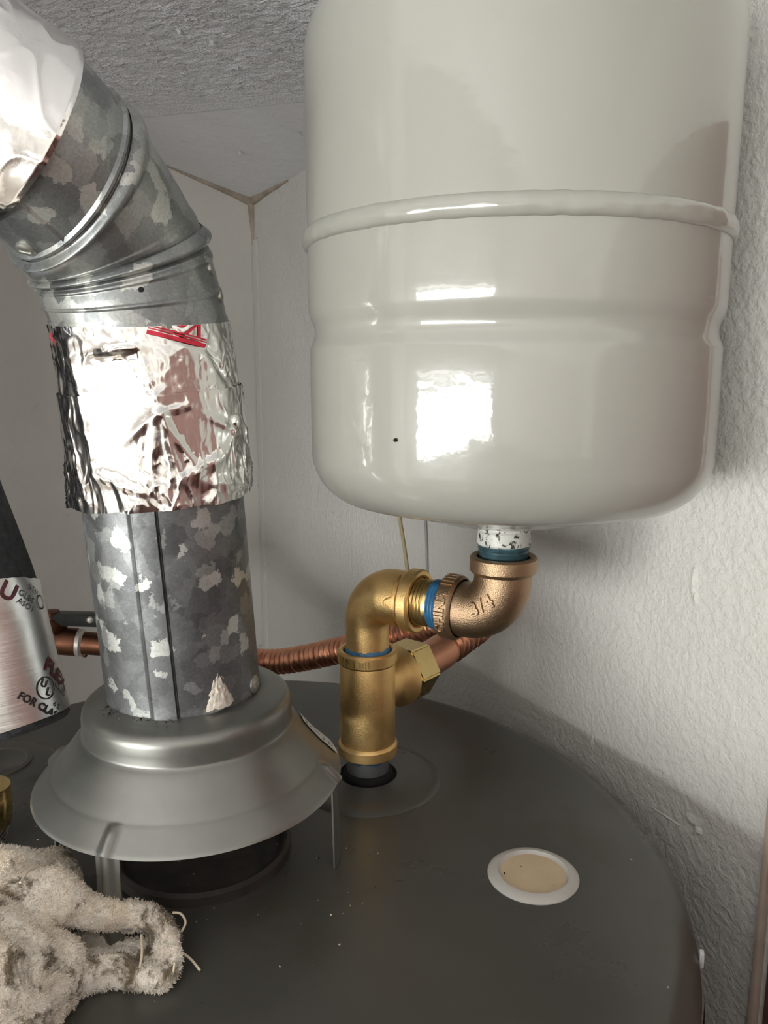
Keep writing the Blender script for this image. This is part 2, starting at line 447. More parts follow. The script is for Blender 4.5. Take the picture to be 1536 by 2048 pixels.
# wall blemishes
def blob_on_wall(x, y, w_, h_, d_, seed):
    c = wall_pt(x, y); u = -MW
    def f(a, b):
        A, B = a * 2 - 1, b * 2 - 1
        r = math.hypot(A, B); k = max(0.0, 1 - r * r)
        return c + u * A * w_ + V((0, 0, 1)) * B * h_ - NW * (d_ * k * (1 + .5 * noise.noise(V((A * 2, B * 2, seed)))) - 0.0002)
    return grid(13, 13, f)
for i, (x, y, w_, h_, d_) in enumerate(((1388, 1163, .0030, .010, .0022), (1391, 1195, .0022, .005, .0016), (1396, 1660, .0035, .0026, .002), (1384, 1640, .006, .004, .0012), (1183, 1488, .0022, .008, .001), (1330, 1632, .0200, .0012, .0008))):
    struct('paint_drip', blob_on_wall(x, y, w_, h_, d_, i * 3.3), M['wall_right'], wall_right)
# the brown door beside the wall, and the tan strip that edges it
s_edge = -0.2445      # along -MW
def rw(s, z, d=0.0): p = NW * (DW - d) - MW * s; return V((p.x, p.y, z))
Z1 = V((0, 0, 1))
struct('trim_1', bbox_bevel(rw(s_edge + 0.0018, -0.82, 0.002), NW, MW, Z1, 0.005, 0.0036, 1.75, 0.0008), M['trim'])
door = struct('door_1', bbox_bevel(rw(s_edge + 0.47, -0.815, 0.0005), NW, MW, Z1, 0.003, 0.926, 1.86, 0.0008), M['wood'])
for zc, hh in ((-0.30, 0.75), (-1.2, 0.75)):
    for k in (0.27, 0.69):
        struct('door_panel', bbox_bevel(rw(s_edge + k, zc, 0.005), NW, MW, Z1, 0.007, 0.32, hh, 0.003), M['wood'], door)
struct('door_handle', sweep([rw(s_edge + 0.9, -0.9, 0.004), rw(s_edge + 0.9, -0.9, 0.05), rw(s_edge + 0.8, -0.9, 0.055)], 0.008, 12), M['screw'], door)
# long low window behind the camera to the left, and a narrow side window: the daylight
def fw_(b, z, d=0.0): return ab(AF + d, b, z)
def opening(name, P, us, vsn, glow, nm=2, d=0.012):
    """P = lower corner, us/vsn edge vectors; frame bars proud of glowing panes"""
    u, v = us.normalized(), vsn.normalized(); n = u.cross(v).normalized()
    if n.dot(-P) < 0: n = -n
    W, H = us.length, vsn.length
    bars = []
    for k in range(nm + 1): bars.append(box(P + us * (k / nm) + vsn * 0.5 + n * 0.01, u, v, n, 0.022, H + .02, 0.02))
    for k in (0, 1): bars.append(box(P + us * 0.5 + vsn * k + n * 0.01, u, v, n, W + .02, 0.02, 0.02))
    o = struct(name, join(*bars), M['white_frame'], smooth=False)
    for k in range(nm):
        struct('pane', quad(P + us * (k / nm) + n * d, P + us * ((k + 1) / nm) + n * d, P + us * ((k + 1) / nm) + vsn + n * d, P + us * (k / nm) + vsn + n * d), glow, o, smooth=False)
    return o
opening('window_2', fw_(-2.37, -0.62), MW * 2.42, V((0, 0, 0.58)), M['daylight'], 3)
opening('window_3', fw_(-2.37, -0.015), MW * 2.42, V((0, 0, 0.085)), M['daylight_dim'], 3)
opening('window_1', ab(-1.32, LW, -0.32), NW * 0.24, V((0, 0, 0.37)), M['daylight_side'], 1)

# ------------------------------------------------------------------ water heater
heater = thing('water_heater', HC - V((0, 0, 1.5)), 'large cylindrical water heater with a dusty dark grey domed top', 'water heater')
TEE = V((-0.0095, 0.440, HZ))
prof = [(0.0, 0.0), (0.10, 0.0)] + [(0.10 + 0.105 * k / 8, 0) for k in range(1, 9)]
prof += [(HR - 0.014 + 0.014 * math.sin(rad(a)), -0.012 + 0.012 * math.cos(rad(a))) for a in range(0, 91, 9)] + [(HR, -0.055), (HR - 0.003, -0.056)]
obj('top_pan', revolve(prof, HC, seg=160), M['pan'], heater)
obj('jacket', revolve([(HR - 0.0035, -0.05), (HR - 0.0035, -1.5), (0, -1.5)], HC, seg=128), M['jacket_side'], heater)
def disc_emboss(name, c, r, h, hole, mat):
    p = [(r + 0.0015, -0.0005), (r + 0.0005, h * 0.2), (r - 0.0012, h * 0.75), (r - 0.004, h)] + [(hole + (r - 0.004 - hole) * (1 - k / 6), h + 0.0010 * math.sin(k / 6 * pi / 2)) for k in range(1, 7)]
    if hole > 0: p += [(hole - 0.0006, h - 0.0008), (hole - 0.0006, -0.0005)]
    return obj(name, revolve(p, c, seg=96, cap1=hole <= 0), mat, heater)
disc_emboss('outlet_emboss', TEE, 0.042, 0.0022, 0.0172, M['pan'])
obj('outlet_hole', revolve([(0.0168, 0.0012), (0.0, 0.0012)], TEE, seg=48), M['black'], heater, label='black hole round the pipe nipple')
obj('outlet_nipple', revolve([(0.0122, 0.0), (0.0125, 0.012), (0.0125, 0.020)], TEE, seg=48), M['steel'], heater, label='grey steel nipple')
obj('nipple_collar', revolve([(0.0142, 0.0005), (0.0142, 0.0055), (0.0125, 0.0062)], TEE, seg=48), M['black'], heater)
obj('sealant', revolve([(0.01250, 0.0136), (0.0129, 0.0142), (0.0132, 0.0152), (0.0138, 0.0165), (0.012, 0.0168)], TEE, seg=48, fn=lambda r, h, a: (r + 0.0002 * math.sin(a * 9), h + 0.0022 * noise.noise(V((math.cos(a) * 3, math.sin(a) * 3, 2))))), M['blue'], heater, label='blue thread sealant')
CI = at_z(-6, 1535, HZ)
disc_emboss('inlet_emboss', CI, 0.034, 0.002, 0.0, M['pan'])
obj('inlet_ring', revolve([(0.0205, 0.0022), (0.0200, 0.0036), (0.0175, 0.0040), (0.0165, 0.0032), (0, 0.0032)], CI, seg=64), M['pan'], heater)
fl = [(0.0440, 0.0), (0.0438, 0.0045), (0.0420, 0.0060), (0.040, 0.0045), (0.039, 0.0005), (0, 0.0005)]
obj('flue_collar', revolve(fl, HC, seg=96), M['soot'], heater, label='sooty flue ring under the hood')
CAP = at_z(1066, 1751, HZ)
capo = obj('plug_cap', revolve([(0.0216, -0.0002), (0.0217, 0.0006), (0.0205, 0.0016), (0.0178, 0.0025), (0.0168, 0.0026), (0.0160, 0.0016), (0.0150, 0.0006), (0, 0.0006)], CAP, seg=96), M['cap_rim'], heater, label='milky white round plastic plug')
obj('cap_centre', revolve([(0.0160, 0.0012), (0.0150, 0.0010), (0.008, 0.0013), (0, 0.0015)], CAP, seg=64), M['cap_tan'], capo, label='tan recessed centre of the plug')
def crumb(c, s):
    k = [c + V((random.uniform(-1, 1), random.uniform(-1, 1), random.uniform(0, 1.2))) * s for _ in range(5)] + [c]
    return k, [(0, 1, 2), (0, 2, 3), (0, 3, 4), (1, 2, 4), (5, 0, 1), (5, 2, 3), (5, 3, 4), (5, 1, 4)]
bits = []
for (x, y, s) in ((1010, 1748, 1.1), (1043, 1733, .6), (1071, 1774, .6), (1108, 1772, .5)):
    bits.append(crumb(at_z(x, y, HZ + 0.0014), s * 0.0007))
obj('cap_grit', join(*bits), M['soot'], capo, smooth=False, kind='stuff')
bits, soot = [], []
for i in range(150):
    x, y = random.uniform(260, 760), random.uniform(1690, 1860)
    if random.random() < 0.3: x, y = random.uniform(20, 160), random.uniform(1600, 1690)
    (soot if random.random() < 0.7 else bits).append(crumb(at_z(x, y, HZ + 0.0002), random.uniform(0.0002, 0.0007)))
for (x, y) in ((679, 1891), (700, 1812), (626, 1931), (310, 2005), (1262, 1720), (1335, 1975), (560, 1935)):
    bits.append(crumb(at_z(x, y, HZ + 0.0002), 0.0006))
obj('dust_grit', join(*bits), M['cement'], heater, smooth=False, kind='stuff')
obj('soot_flakes', join(*soot), M['soot'], heater, smooth=False, kind='stuff')
# small white clip and paper edge on the side
def side_pt(ang, z, d=0.0): return V((HC.x + (HR + d) * math.cos(ang), HC.y + (HR + d) * math.sin(ang), z))
ang0 = rad(-15.8)
obj('side_clip', bbox_bevel(side_pt(ang0, HZ - 0.009, 0.0006), V((-math.sin(ang0), math.cos(ang0), 0)), V((math.cos(ang0), math.sin(ang0), 0)), Z1, 0.004, 0.0022, 0.007, 0.0008), M['label'], heater, label='small white clip on the rim')
obj('side_label', grid(14, 3, lambda u, v: side_pt(rad(-34 + 14 * u), HZ - 0.013 - v * 0.12, 0.0012)), M['trim'], heater, label='beige label on the side')

# ------------------------------------------------------------------ draft hood
HCH = V((-0.0950, 0.367, HZ))
hood = thing('draft_hood', HCH, 'dull galvanized draft hood, a flared skirt on legs under the vent pipe', 'draft hood')
hp = [(0.0728, 0.0427), (0.0735, 0.0431), (0.0728, 0.0442), (0.0652, 0.0520), (0.0640, 0.0531), (0.0585, 0.0598), (0.0540, 0.0658), (0.0518, 0.0685), (0.0504, 0.0698), (0.0498, 0.0706), (0.0496, 0.0718), (0.0495, 0.0790), (0.0492, 0.0808), (0.0484, 0.0826), (0.0470, 0.0838), (0.0450, 0.0846), (0.042, 0.0856), (0.0362, 0.0876), (0.0335, 0.0870)]
RIBS = [rad(a) for a in (-105, -7, 83, 173)]
def hood_fn(r, h, a):
    if 0.0640 < r < 0.0737:
        for q in RIBS:
            d = (a - q + pi) % (2 * pi) - pi
            s = abs(d) * r
            if s < 0.0034: k = min(1, (r - 0.0640) / 0.0035) * math.cos(s / 0.0034 * pi / 2); r += 0.0019 * k; h += 0.0017 * k
    return r, h
hp2 = []
for i in range(len(hp) - 1):
    nsub = 10 if hp[i][0] > 0.060 else 2
    for k in range(nsub):
        t = k / nsub; hp2.append((hp[i][0] * (1 - t) + hp[i + 1][0] * t, hp[i][1] * (1 - t) + hp[i + 1][1] * t))
hp2.append(hp[-1])
obj('hood_skirt', revolve(hp2, HCH, seg=360, ref=V((1, 0, 0)), fn=hood_fn), M['hood'], hood, sharp=50)
for q in RIBS:
    er, et = V((math.cos(q), math.sin(q), 0)), V((-math.sin(q), math.cos(q), 0))
    def leg(u, v, er=er, et=et):
        x = (u - 0.5) * 0.0112
        rib = 0.0018 * max(0, math.cos(x / 0.0034 * pi / 2)) if abs(x) < 0.0034 else 0
        return HCH + er * (0.0716 + 0.0008 * v + rib) + et * x + Z1 * (0.0445 - v * 0.0450)
    vs_, fs = grid(15, 9, leg)
    k = len(vs_)
    vs_ += [v_ - er * 0.0008 for v_ in vs_]; fs = fs + [tuple(i + k for i in reversed(f)) for f in fs]
    for j in range(8):
        for i0 in (0, 14): fs.append((j * 15 + i0, (j + 1) * 15 + i0, (j + 1) * 15 + i0 + k, j * 15 + i0 + k))
    obj('leg', (vs_, fs), M['hood'], hood)
def cone_pt(a, s, d):        # s 0..1 up the skirt from rim
    r = 0.0731 + (0.0565 - 0.0731) * s; h = hp[-1][1]
    for (ra, ha), (rb, hb) in zip(hp[1:], hp[2:]):
        if rb <= r <= ra: h = ha + (hb - ha) * (ra - r) / max(1e-6, ra - rb); break
    n = V((0.76 * math.cos(a), 0.76 * math.sin(a), 0.65))
    return HCH + V((r * math.cos(a), r * math.sin(a), h)) + n * d
lab = obj('rating_label', grid(22, 6, lambda u, v: cone_pt(rad(12 + 13 * v), 0.04 + 1.05 * u, 0.0006)), M['label'], hood, label='white printed label on the skirt')
tick = []
for i in range(15):
    s0 = 0.10 + 0.92 * (i + random.random() * .6) / 15; wd = random.choice((0.012, 0.02)); a0 = random.choice((13, 14, 16)); hg = random.choice((1.5, 2.5, 4))
    tick.append(grid(2, 3, lambda u, v: cone_pt(rad(a0 + hg * v), s0 + wd * u, 0.0008)))
obj('fine_print', join(*tick), M['ink_black'], lab, smooth=False, kind='stuff')

# ------------------------------------------------------------------ vent pipe
P0 = V((-0.0968, 0.367, HZ + 0.0868))
A_0 = V((-0.050, -0.028, 1)).normalized()
vent = thing('vent_pipe', P0, 'spangled galvanized vent pipe with bent elbow, patched with shiny foil tape', 'vent pipe')
def axis_z(z): return P0 + A_0 * ((z - P0.z) / A_0.z)
TOC = lambda p: (-p).normalized()
def ring_px(x, y, t, th, k):
    c0 = at(x, y, t); c = TOC(c0); th = rad(th)
    w_ = -RT * math.sin(th) + UP * math.cos(th); w_ = (w_ - c * w_.dot(c)).normalized()
    return c0, w_ * math.sqrt(1 - k * k) + c * k
def ring_frame(c0, n):
    c = TOC(c0); u = (c - n * c.dot(n)).normalized(); return u, n.cross(u)
def ring_pt(c0, n, R, phi, d=0.0):
    u, v = ring_frame(c0, n); q = u * math.cos(phi) + v * math.sin(phi); return c0 + q * (R + d), q
class Loft:
    """tube through rings (centre, normal); s in 0..len-1"""
    def __init__(s, rings): s.r = rings
    def at(s, q):
        i = max(0, min(len(s.r) - 2, int(q))); t = q - i
        a, b = s.r[i], s.r[i + 1]
        return a[0].lerp(b[0], t), a[1].lerp(b[1], t).normalized()
def loft_mesh(L, qs, seg, fn):
    vs_, fs = [], []
    for q in qs:
        c0, n = L.at(q); u, v = ring_frame(c0, n)
        for k in range(seg):
            a = 2 * pi * k / seg
            vs_.append(c0 + (u * math.cos(a) + v * math.sin(a)) * fn(q, a))
    for i in range(len(qs) - 1):
        for k in range(seg):
            k2 = (k + 1) % seg; fs.append((i * seg + k, i * seg + k2, (i + 1) * seg + k2, (i + 1) * seg + k))
    return vs_, fs
def lin(a, b, n): return [a + (b - a) * i / (n - 1) for i in range(n)]
PR = 0.0361
def wrapd(a, c): return (a - c + pi) % (2 * pi) - pi
def pipe_r(q, a):
    d = math.degrees(wrapd(a, 0))
    r = PR
    if -26 < d < -7: r += 0.0012 * min(1, (d + 26) / 3)            # folded lock seam, open edge at right
    elif -7 <= d < -5.6: r -= 0.0013
    if -23 < d < -21.5: r -= 0.0003
    return r
Lp = Loft([(axis_z(P0.z - 0.004), A_0), (axis_z(-0.02), A_0)])
obj('pipe', loft_mesh(Lp, lin(0, 1, 12), 512, pipe_r), M['galv_pipe'], vent, sharp=35)
# elbow rings measured along the bend
RA = ring_px(281, 640, 0.3535, 5.2, 0.04)
RC = ring_px(240, 508, 0.347, 20.4, 0.156)
RD = ring_px(130, 352, 0.318, 54.5, 0.43)
RT_ = ring_px(38, 262, 0.300, 56, 0.26)
RE = ring_px(-330, 10, 0.280, 57, 0.26)
PD = (RE[0] - RT_[0]).normalized()
RE2 = (RE[0] + PD * 0.035, (PD + V((0, 0, 0.6))).normalized())
REX = (RE2[0] + PD * 0.02 + V((0, 0, 0.30)), V((0, 0, 1)))      # and up through the ceiling
BASE = (axis_z(-0.02), A_0)
LE = Loft([BASE, RA, RC, RD, RT_, RE, RE2, REX])
ER = 0.0376
def bead(q, c, w_, h): x = (q - c) / w_; return h * math.cos(x * pi / 2) ** 1.0 if abs(x) < 1 else 0.0
def gore_r(q, a):
    r = ER + 0.0003 * noise.noise(V((q * 3, math.cos(a) * 2, math.sin(a) * 2)))
    r += bead(q, 1.96, 0.10, 0.0026) + bead(q, 1.74, 0.06, 0.0008) + bead(q, 1.33, 0.05, 0.0007) - bead(q, 1.86, 0.03, 0.0010)
    r += bead(q, 2.86, 0.10, 0.0024) + bead(q, 2.14, 0.07, 0.0006)
    return r
obj('gore', loft_mesh(LE, lin(1.01, 2.055, 60), 128, gore_r), M['galv_elbow'], vent)
obj('gore', loft_mesh(LE, lin(2.04, 2.975, 50), 128, lambda q, a: gore_r(q, a) - 0.0006), M['galv_elbow'], vent)
obj('gore', loft_mesh(LE, lin(2.955, 5.0, 50) + [5.5, 6.0, 6.12, 7.0], 128, lambda q, a: ER - 0.0012 + bead(q, 3.06, 0.05, 0.0016)), M['galv_elbow'], vent)
obj('crimped_end', loft_mesh(LE, lin(0.94, 1.03, 10), 128, lambda q, a: ER + 0.0004), M['galv_elbow'], vent)
# dark overlap seam on the upper gore
def seam_strip(q0, q1, phi, w_, d):
    def f(u, v):
        q = q0 + (q1 - q0) * v; c0, n = LE.at(q); p_, nn = ring_pt(c0, n, gore_r(q, phi), phi + (u - .5) * w_, d); return p_
    return grid(3, 20, f)
def seam2(u, v):
    q = 3.10 + 0.85 * v; c0, n = LE.at(q); ph = rad(-33 + 0 * v); p_, nn = ring_pt(c0, n, ER - 0.0012, ph + (u - 0.5) * 0.035, 0.0009 * (1 - u)); return p_
obj('seam', grid(4, 20, seam2), M['galv_elbow'], vent)
# foil tape -------------------------------------------------------------
Fb, Ft = (axis_z(-0.0560), A_0), RA
LF = Loft([(axis_z(-0.0575), A_0), (axis_z(-0.0095), (A_0 * 0.6 + RA[1] * 0.4).normalized()), (RA[0] - RA[1] * 0.001, RA[1])])
def tri(x): return 1 - abs(x) if abs(x) < 1 else 0.0
def seg_dist(x, y, x0, y0, x1, y1):
    dx, dy = x1 - x0, y1 - y0; t = max(0, min(1, ((x - x0) * dx + (y - y0) * dy) / (dx * dx + dy * dy))); return math.hypot(x - x0 - t * dx, y - y0 - t * dy), t
# creases: (phi0, s0, phi1, s1, half width deg, height mm); s from 0 (bottom) to 2 (top)
CREASE = [(-4, 1.75, 1, 1.0, 4, 1.0), (1, 1.0, 10, .25, 5, 1.6), (0, .85, -6, .3, 4, 1.2), (-50, 1.8, -46, .9, 5, 1.3), (-46, .95, -40, .3, 5, 1.4), (-40, .35, -12, .18, 4, 1.2),
          (10, .25, 45, .45, 5, 1.3), (45, .45, 64, .85, 4, 1.0), (-20, .62, 0, .85, 4, .9), (0, .85, 22, .9, 3, .8), (14, 1.9, 42, 1.6, 5, -1.0), (42, 1.6, 56, 1.05, 4, -.9),
          (-34, 1.62, -6, 1.72, 4, 1.1), (28, .82, 58, .58, 3, .8), (4, .82, 22, .30, 4, 1.1), (-62, .6, -50, .1, 5, 1.2), (-28, .3, -20, .02, 4, 1.1), (62, 1.7, 74, 1.1, 4, .9), (70, .7, 80, .1, 5, 1.2), (20, .22, 60, .10, 4, .7), (-8, .3, 6, .02, 4, 1.0), (-72, 1.5, -66, .6, 5, 1.2)]
def foil_h(s, phi):
    d = math.degrees(wrapd(phi, 0)); x, y = d, s * 55.0
    h = 0.0
    for p0, s0, p1, s1, w_, hh in CREASE:
        dd, t = seg_dist(x, y, p0, s0 * 55, p1, s1 * 55)
        if dd < w_ * 1.6: h += hh * 0.001 * math.exp(-(dd / w_ * 1.5) ** 2) * (0.35 + 0.65 * math.sin(pi * min(1, max(0, t * .9 + .05))))
    P = V((x / 14.0, y / 26.0, 3.7))
    r1 = 1 - abs(noise.noise(P * 1.0 + V((noise.noise(P * 2) * .7, 0, 0)))) * 2.2
    r2 = 1 - abs(noise.noise(P * 2.3 + V((5, 2, 1)))) * 2.4
    low = min(1, max(0, (1.25 - s) / 0.5)); side = min(1, abs(d + 5) / 60)
    am = 0.10 + 0.55 * min(1, max(0, (0.62 - s) / 0.35)) + 0.45 * side ** 3
    h += am * (0.0011 * max(0, r1) ** 3 + 0.0004 * max(0, r2) ** 3 * low)
    h += 0.0005 * noise.noise(P * 0.7) + 0.00040 * noise.noise(V((x / 7.0 + 3, y / 22.0, 1.2))) + 0.00022 * noise.noise(V((x / 4.0, y / 7.0, 6.2)))
    # flattened oval facets left and right of the centre crease
    for cx, cy, rx, ry, dp in ((-25, 55, 19, 40, 0.0010), (26, 52, 19, 40, 0.0008)):
        k = ((x - cx) / rx) ** 2 + ((y - cy) / ry) ** 2
        if k < 1: h = h * (0.55 + .45 * k) - dp * (1 - k * k) * 0.8
    return h
def foil_r(s, phi, up):
    r = 0.0380 + 0.0004 + (0.0012 if not up else 0.0) + foil_h(s, phi)
    if s < 0.5: r += 0.0009 * (0.5 - s) / 0.5 + 0.0007 * max(0, 0.25 - s) / .25 * math.sin(phi * 9 + 2 * math.sin(phi * 3))
    return max(r, 0.0371)
def foil_mesh(s0, s1, n, seg, up, rag=0.0):
    vs_, fs = [], []
    for i in range(n):
        for k in range(seg):
            a = 2 * pi * k / seg
            e = rag * noise.noise(V((math.cos(a) * 4, math.sin(a) * 4, 1.5 if up else 8)))
            f = i / (n - 1)
            s = s0 + (s1 - s0) * f + (e * (1 - f) if not up else e * 0)
            c0, nn = LF.at(s); u, v = ring_frame(c0, nn)
            vs_.append(c0 + (u * math.cos(a) + v * math.sin(a)) * foil_r(s, a, up))
    for i in range(n - 1):
        for k in range(seg):
            k2 = (k + 1) % seg; fs.append((i * seg + k, i * seg + k2, (i + 1) * seg + k2, (i + 1) * seg + k))
    return vs_, fs
tape_low = obj('foil_tape', foil_mesh(0.0, 1.03, 110, 520, False, 0.03), M['foil'], vent, sharp=0)
tape_up = obj('foil_tape', foil_mesh(0.985, 2.0, 100, 520, True), M['foil'], vent, sharp=0)
def foil_pt(s, phi, d, up=True):
    c0, nn = LF.at(s); p_, q = ring_pt(c0, nn, foil_r(s, phi, up), phi, d); return p_
# red print on the upper tape, upside down
def red_at(phi0, s0, rot, d=0.00045):
    cr, sr = math.cos(rad(rot)), math.sin(rad(rot))
    def f(x, y, z):
        X, Y = x * cr - y * sr, x * sr + y * cr
        return foil_pt(min(1.998, s0 + Y / 0.0335), rad(phi0) + X / 0.0385, d + z)
    return f
def red_keep(s0, rot): return lambda x, y: s0 + (x * math.sin(rad(rot)) + y * math.cos(rad(rot))) / 0.0335 < 1.997
obj('red_print', lettering('Ven', 0.0125, red_at(27, 2.015, 161), shear=0.25, weight=0.0002, res=4, keep=red_keep(2.015, 161)), M['ink_red'], tape_up, smooth=False, label='upside-down red lettering')
fR = red_at(22, 1.86, -19); kR = red_keep(1.86, -19)
for y0, h_ in ((-0.0030, 0.0020), (-0.0004, 0.0006), (0.0008, 0.0006)):
    gv, gf = grid(40, 3, lambda u, v: (-0.0130 + 0.0260 * u, y0 + h_ * v))
    obj('red_stripe', ([fR(x, y, 0) for x, y in gv], [f for f in gf if any(kR(*gv[k]) for k in f)]), M['ink_red'], tape_up, smooth=False)
fL = red_at(-70, 1.82, 20)
obj('red_print', lettering('A', 0.008, fL, weight=0.0001), M['ink_red'], tape_up, smooth=False)
# torn flap of tape at the top left of the centre crease
def flap(u, v):
    return foil_pt(1.70 - 0.20 * v + 0.05 * u, rad(-31 + 26 * u), 0.0008 + 0.0016 * (1 - v) * math.sin(u * pi) + 0.0006 * noise.noise(V((u * 4, v * 4, 1))))
obj('tape_flap', grid(20, 8, flap), M['foil'], tape_up)
# upper tape on the rising leg
def tape2_r(q, a):
    P = V((q * 5.5, math.cos(a) * 3.0, math.sin(a) * 3.0))
    return ER + 0.0004 + 0.0006 * max(0, 1 - abs(noise.noise(P * .7)) * 2.5) ** 3 + 0.0011 * noise.noise(P * 0.5 + V((3, 1, 0)))
tape_top = obj('foil_tape', loft_mesh(LE, lin(3.93, 5.0, 120), 300, tape2_r), M['foil'], vent, sharp=0)
# torn brown edge on that tape
def tear(u, v):
    q = 4.36 + 0.16 * u; ph = rad(10 + 3 * u + (v - .5) * (3.4 + 2 * noise.noise(V((u * 6, 0, 0)))))
    c0, n = LE.at(q); return ring_pt(c0, n, tape2_r(q, ph) + 0.0006, ph)[0]
obj('tape_tear', grid(16, 4, tear), M['caulk'], tape_top, label='brown torn slit in the tape')
def edge_glue(u, v):
    ph = rad(-75 + 70 * u); q = 3.925 + 0.007 * v + 0.004 * noise.noise(V((u * 14, 1, 0))); c0, n = LE.at(q); return ring_pt(c0, n, ER - 0.0004 + 0.0006 * v, ph)[0]
obj('glue_edge', grid(60, 4, edge_glue), M['cable_tan'], tape_top)
# screws and rivets
def screw_head(p, n, r=0.0032, slot=True):
    vf = revolve([(r, -0.0012), (r, 0.0004), (r * 0.86, 0.0010), (r * 0.4, 0.0014), (0, 0.0015)], p, n, 24)
    if slot:
        u, v, _ = frame(n); vf = join(vf, box(p + n * 0.0014, u, v, n, r * 1.2, r * 0.22, 0.0006))
    return vf
for q, ph, r in ((1.62, 66, 0.0026), (1.27, 72, 0.0026)):
    c0, n = LE.at(q); p_, nn = ring_pt(c0, n, gore_r(q, rad(ph)), rad(ph)); obj('rivet', screw_head(p_, nn, r, False), M['screw'], vent)
c0, n = LE.at(1.60); p_, nn = ring_pt(c0, n, gore_r(1.6, rad(6)), rad(6)); obj('rivet_hole', revolve([(0.0012, 0.0003), (0, 0.0004)], p_, nn, 12), M['black'], vent)
c0, n = LE.at(3.25); p_, nn = ring_pt(c0, n, ER - 0.001, rad(-62)); obj('screw', screw_head(p_, nn, 0.004), M['screw'], vent)
c0, n = LF.at(0.70); p_, nn = ring_pt(c0, n, foil_r(0.70, rad(58), False) - 0.0002, rad(58)); obj('screw', screw_head(p_, nn, 0.0036, False), M['foil'], vent)
c0, n = Lp.at(0.055); p_, nn = ring_pt(c0, n, PR, rad(62)); obj('screw', screw_head(p_, nn, 0.0044), M['screw'], vent)
# cement lump and scale at the foot
def cement(u, v):
    ph = rad(24 + 15 * (u - .5) * (1.25 - v) * 1.5 + 1.5 * noise.noise(V((u * 3, v * 5, 0)))); z = P0.z + 0.002 + 0.0165 * v + 0.0012 * noise.noise(V((u * 5, v * 5, 4)))
    bump_ = 0.0022 * math.sin(pi * u) * (1 - v * 0.9) + 0.0006 * noise.noise(V((u * 9, v * 9, 7)))
    return ring_pt(axis_z(z), A_0, PR - 0.0004 + max(0, bump_), ph)[0]
obj('cement_lump', grid(24, 24, cement), M['cement'], vent, label='cream lump of cement at the foot')
sc = []
for i in range(44):
    ph = rad(random.uniform(-75, -8)); c_ = ring_pt(axis_z(P0.z + 0.0016), A_0, PR + random.uniform(0.0004, 0.006) * random.random() + .0004, ph)[0]
    sc.append(crumb(c_, random.uniform(0.0003, 0.0011)))
obj('rust_scale', join(*sc), M['soot'], vent, smooth=False, kind='stuff')

# ------------------------------------------------------------------ expansion tank
TC = V((0.0610, 0.398, 0))
tank = thing('expansion_tank', V((TC.x, TC.y, -0.078)), 'ivory enamelled expansion tank with a raised weld ring, standing on the brass elbow', 'tank')
pf = [(0.0, -0.0770), (0.018, -0.0768), (0.036, -0.0742), (0.055, -0.0692), (0.068, -0.0648)]
for a in range(62, -1, -8):
    pf.append((0.0966 - 0.026 + 0.026 * math.cos(rad(a)), -0.0395 - 0.026 * math.sin(rad(a))))
pf += [(0.0966, -0.020), (0.0966, -0.002), (0.0965, 0.0085), (0.0960, 0.0105), (0.0948, 0.0130), (0.0943, 0.0155), (0.0944, 0.0180), (0.0952, 0.0205), (0.0966, 0.0235), (0.0971, 0.0265), (0.0972, 0.033), (0.0972, 0.060), (0.0974, 0.100), (0.0975, 0.137)]
for a in range(8, 73, 8): pf.append((0.0975 - 0.028 + 0.028 * math.cos(rad(a)), 0.137 + 0.028 * math.sin(rad(a))))
pf += [(0.070, 0.1665), (0.05, 0.1715), (0.025, 0.1745), (0, 0.175)]
obj('shell', revolve(pf, TC, seg=192), M['tank'], tank, sharp=60)
def ring_w(r, h, a): return r + 0.00035 * noise.noise(V((math.cos(a) * 14, math.sin(a) * 14, h * 300))), h + 0.0003 * noise.noise(V((math.cos(a) * 18, math.sin(a) * 18, 5)))
obj('weld_ring', revolve([(0.0970, 0.0535)] + [(0.0970 + 0.0028 * math.sin(rad(a)), 0.0582 - 0.0044 * math.cos(rad(a))) for a in range(0, 181, 18)] + [(0.0970, 0.063)], TC, seg=400, fn=ring_w), M['tank'], tank)
rr_ = ray(792, 880); aa = rr_.x ** 2 + rr_.y ** 2; bb_ = rr_.x * TC.x + rr_.y * TC.y; cc_ = TC.x ** 2 + TC.y ** 2 - 0.0966 ** 2
sp_ = rr_ * ((bb_ - math.sqrt(bb_ * bb_ - aa * cc_)) / aa)
obj('speck', screw_head(sp_, (sp_ - V((TC.x, TC.y, sp_.z))).normalized(), 0.0008, False), M['black'], tank, label='tiny black speck')
# threaded neck
obj('neck', revolve([(0.0150, -0.0755), (0.0140, -0.0765), (0.0137, -0.0790), (0.0140, -0.0800), (0.0136, -0.0806), (0.0132, -0.0812), (0.0134, -0.0820), (0.0136, -0.0864), (0.0138, -0.0872), (0.0132, -0.0880)], TC, seg=64), M['neck'], tank, label='neck in chipped white paint')
obj('neck_thread', revolve([(0.0132, -0.0878), (0.0134, -0.0884), (0.0128, -0.0892), (0.0132, -0.0898), (0.0126, -0.0906), (0.0130, -0.0914), (0.0125, -0.0922), (0.0125, -0.0980)], TC, seg=64), M['teal'], tank, label='teal-stained thread')

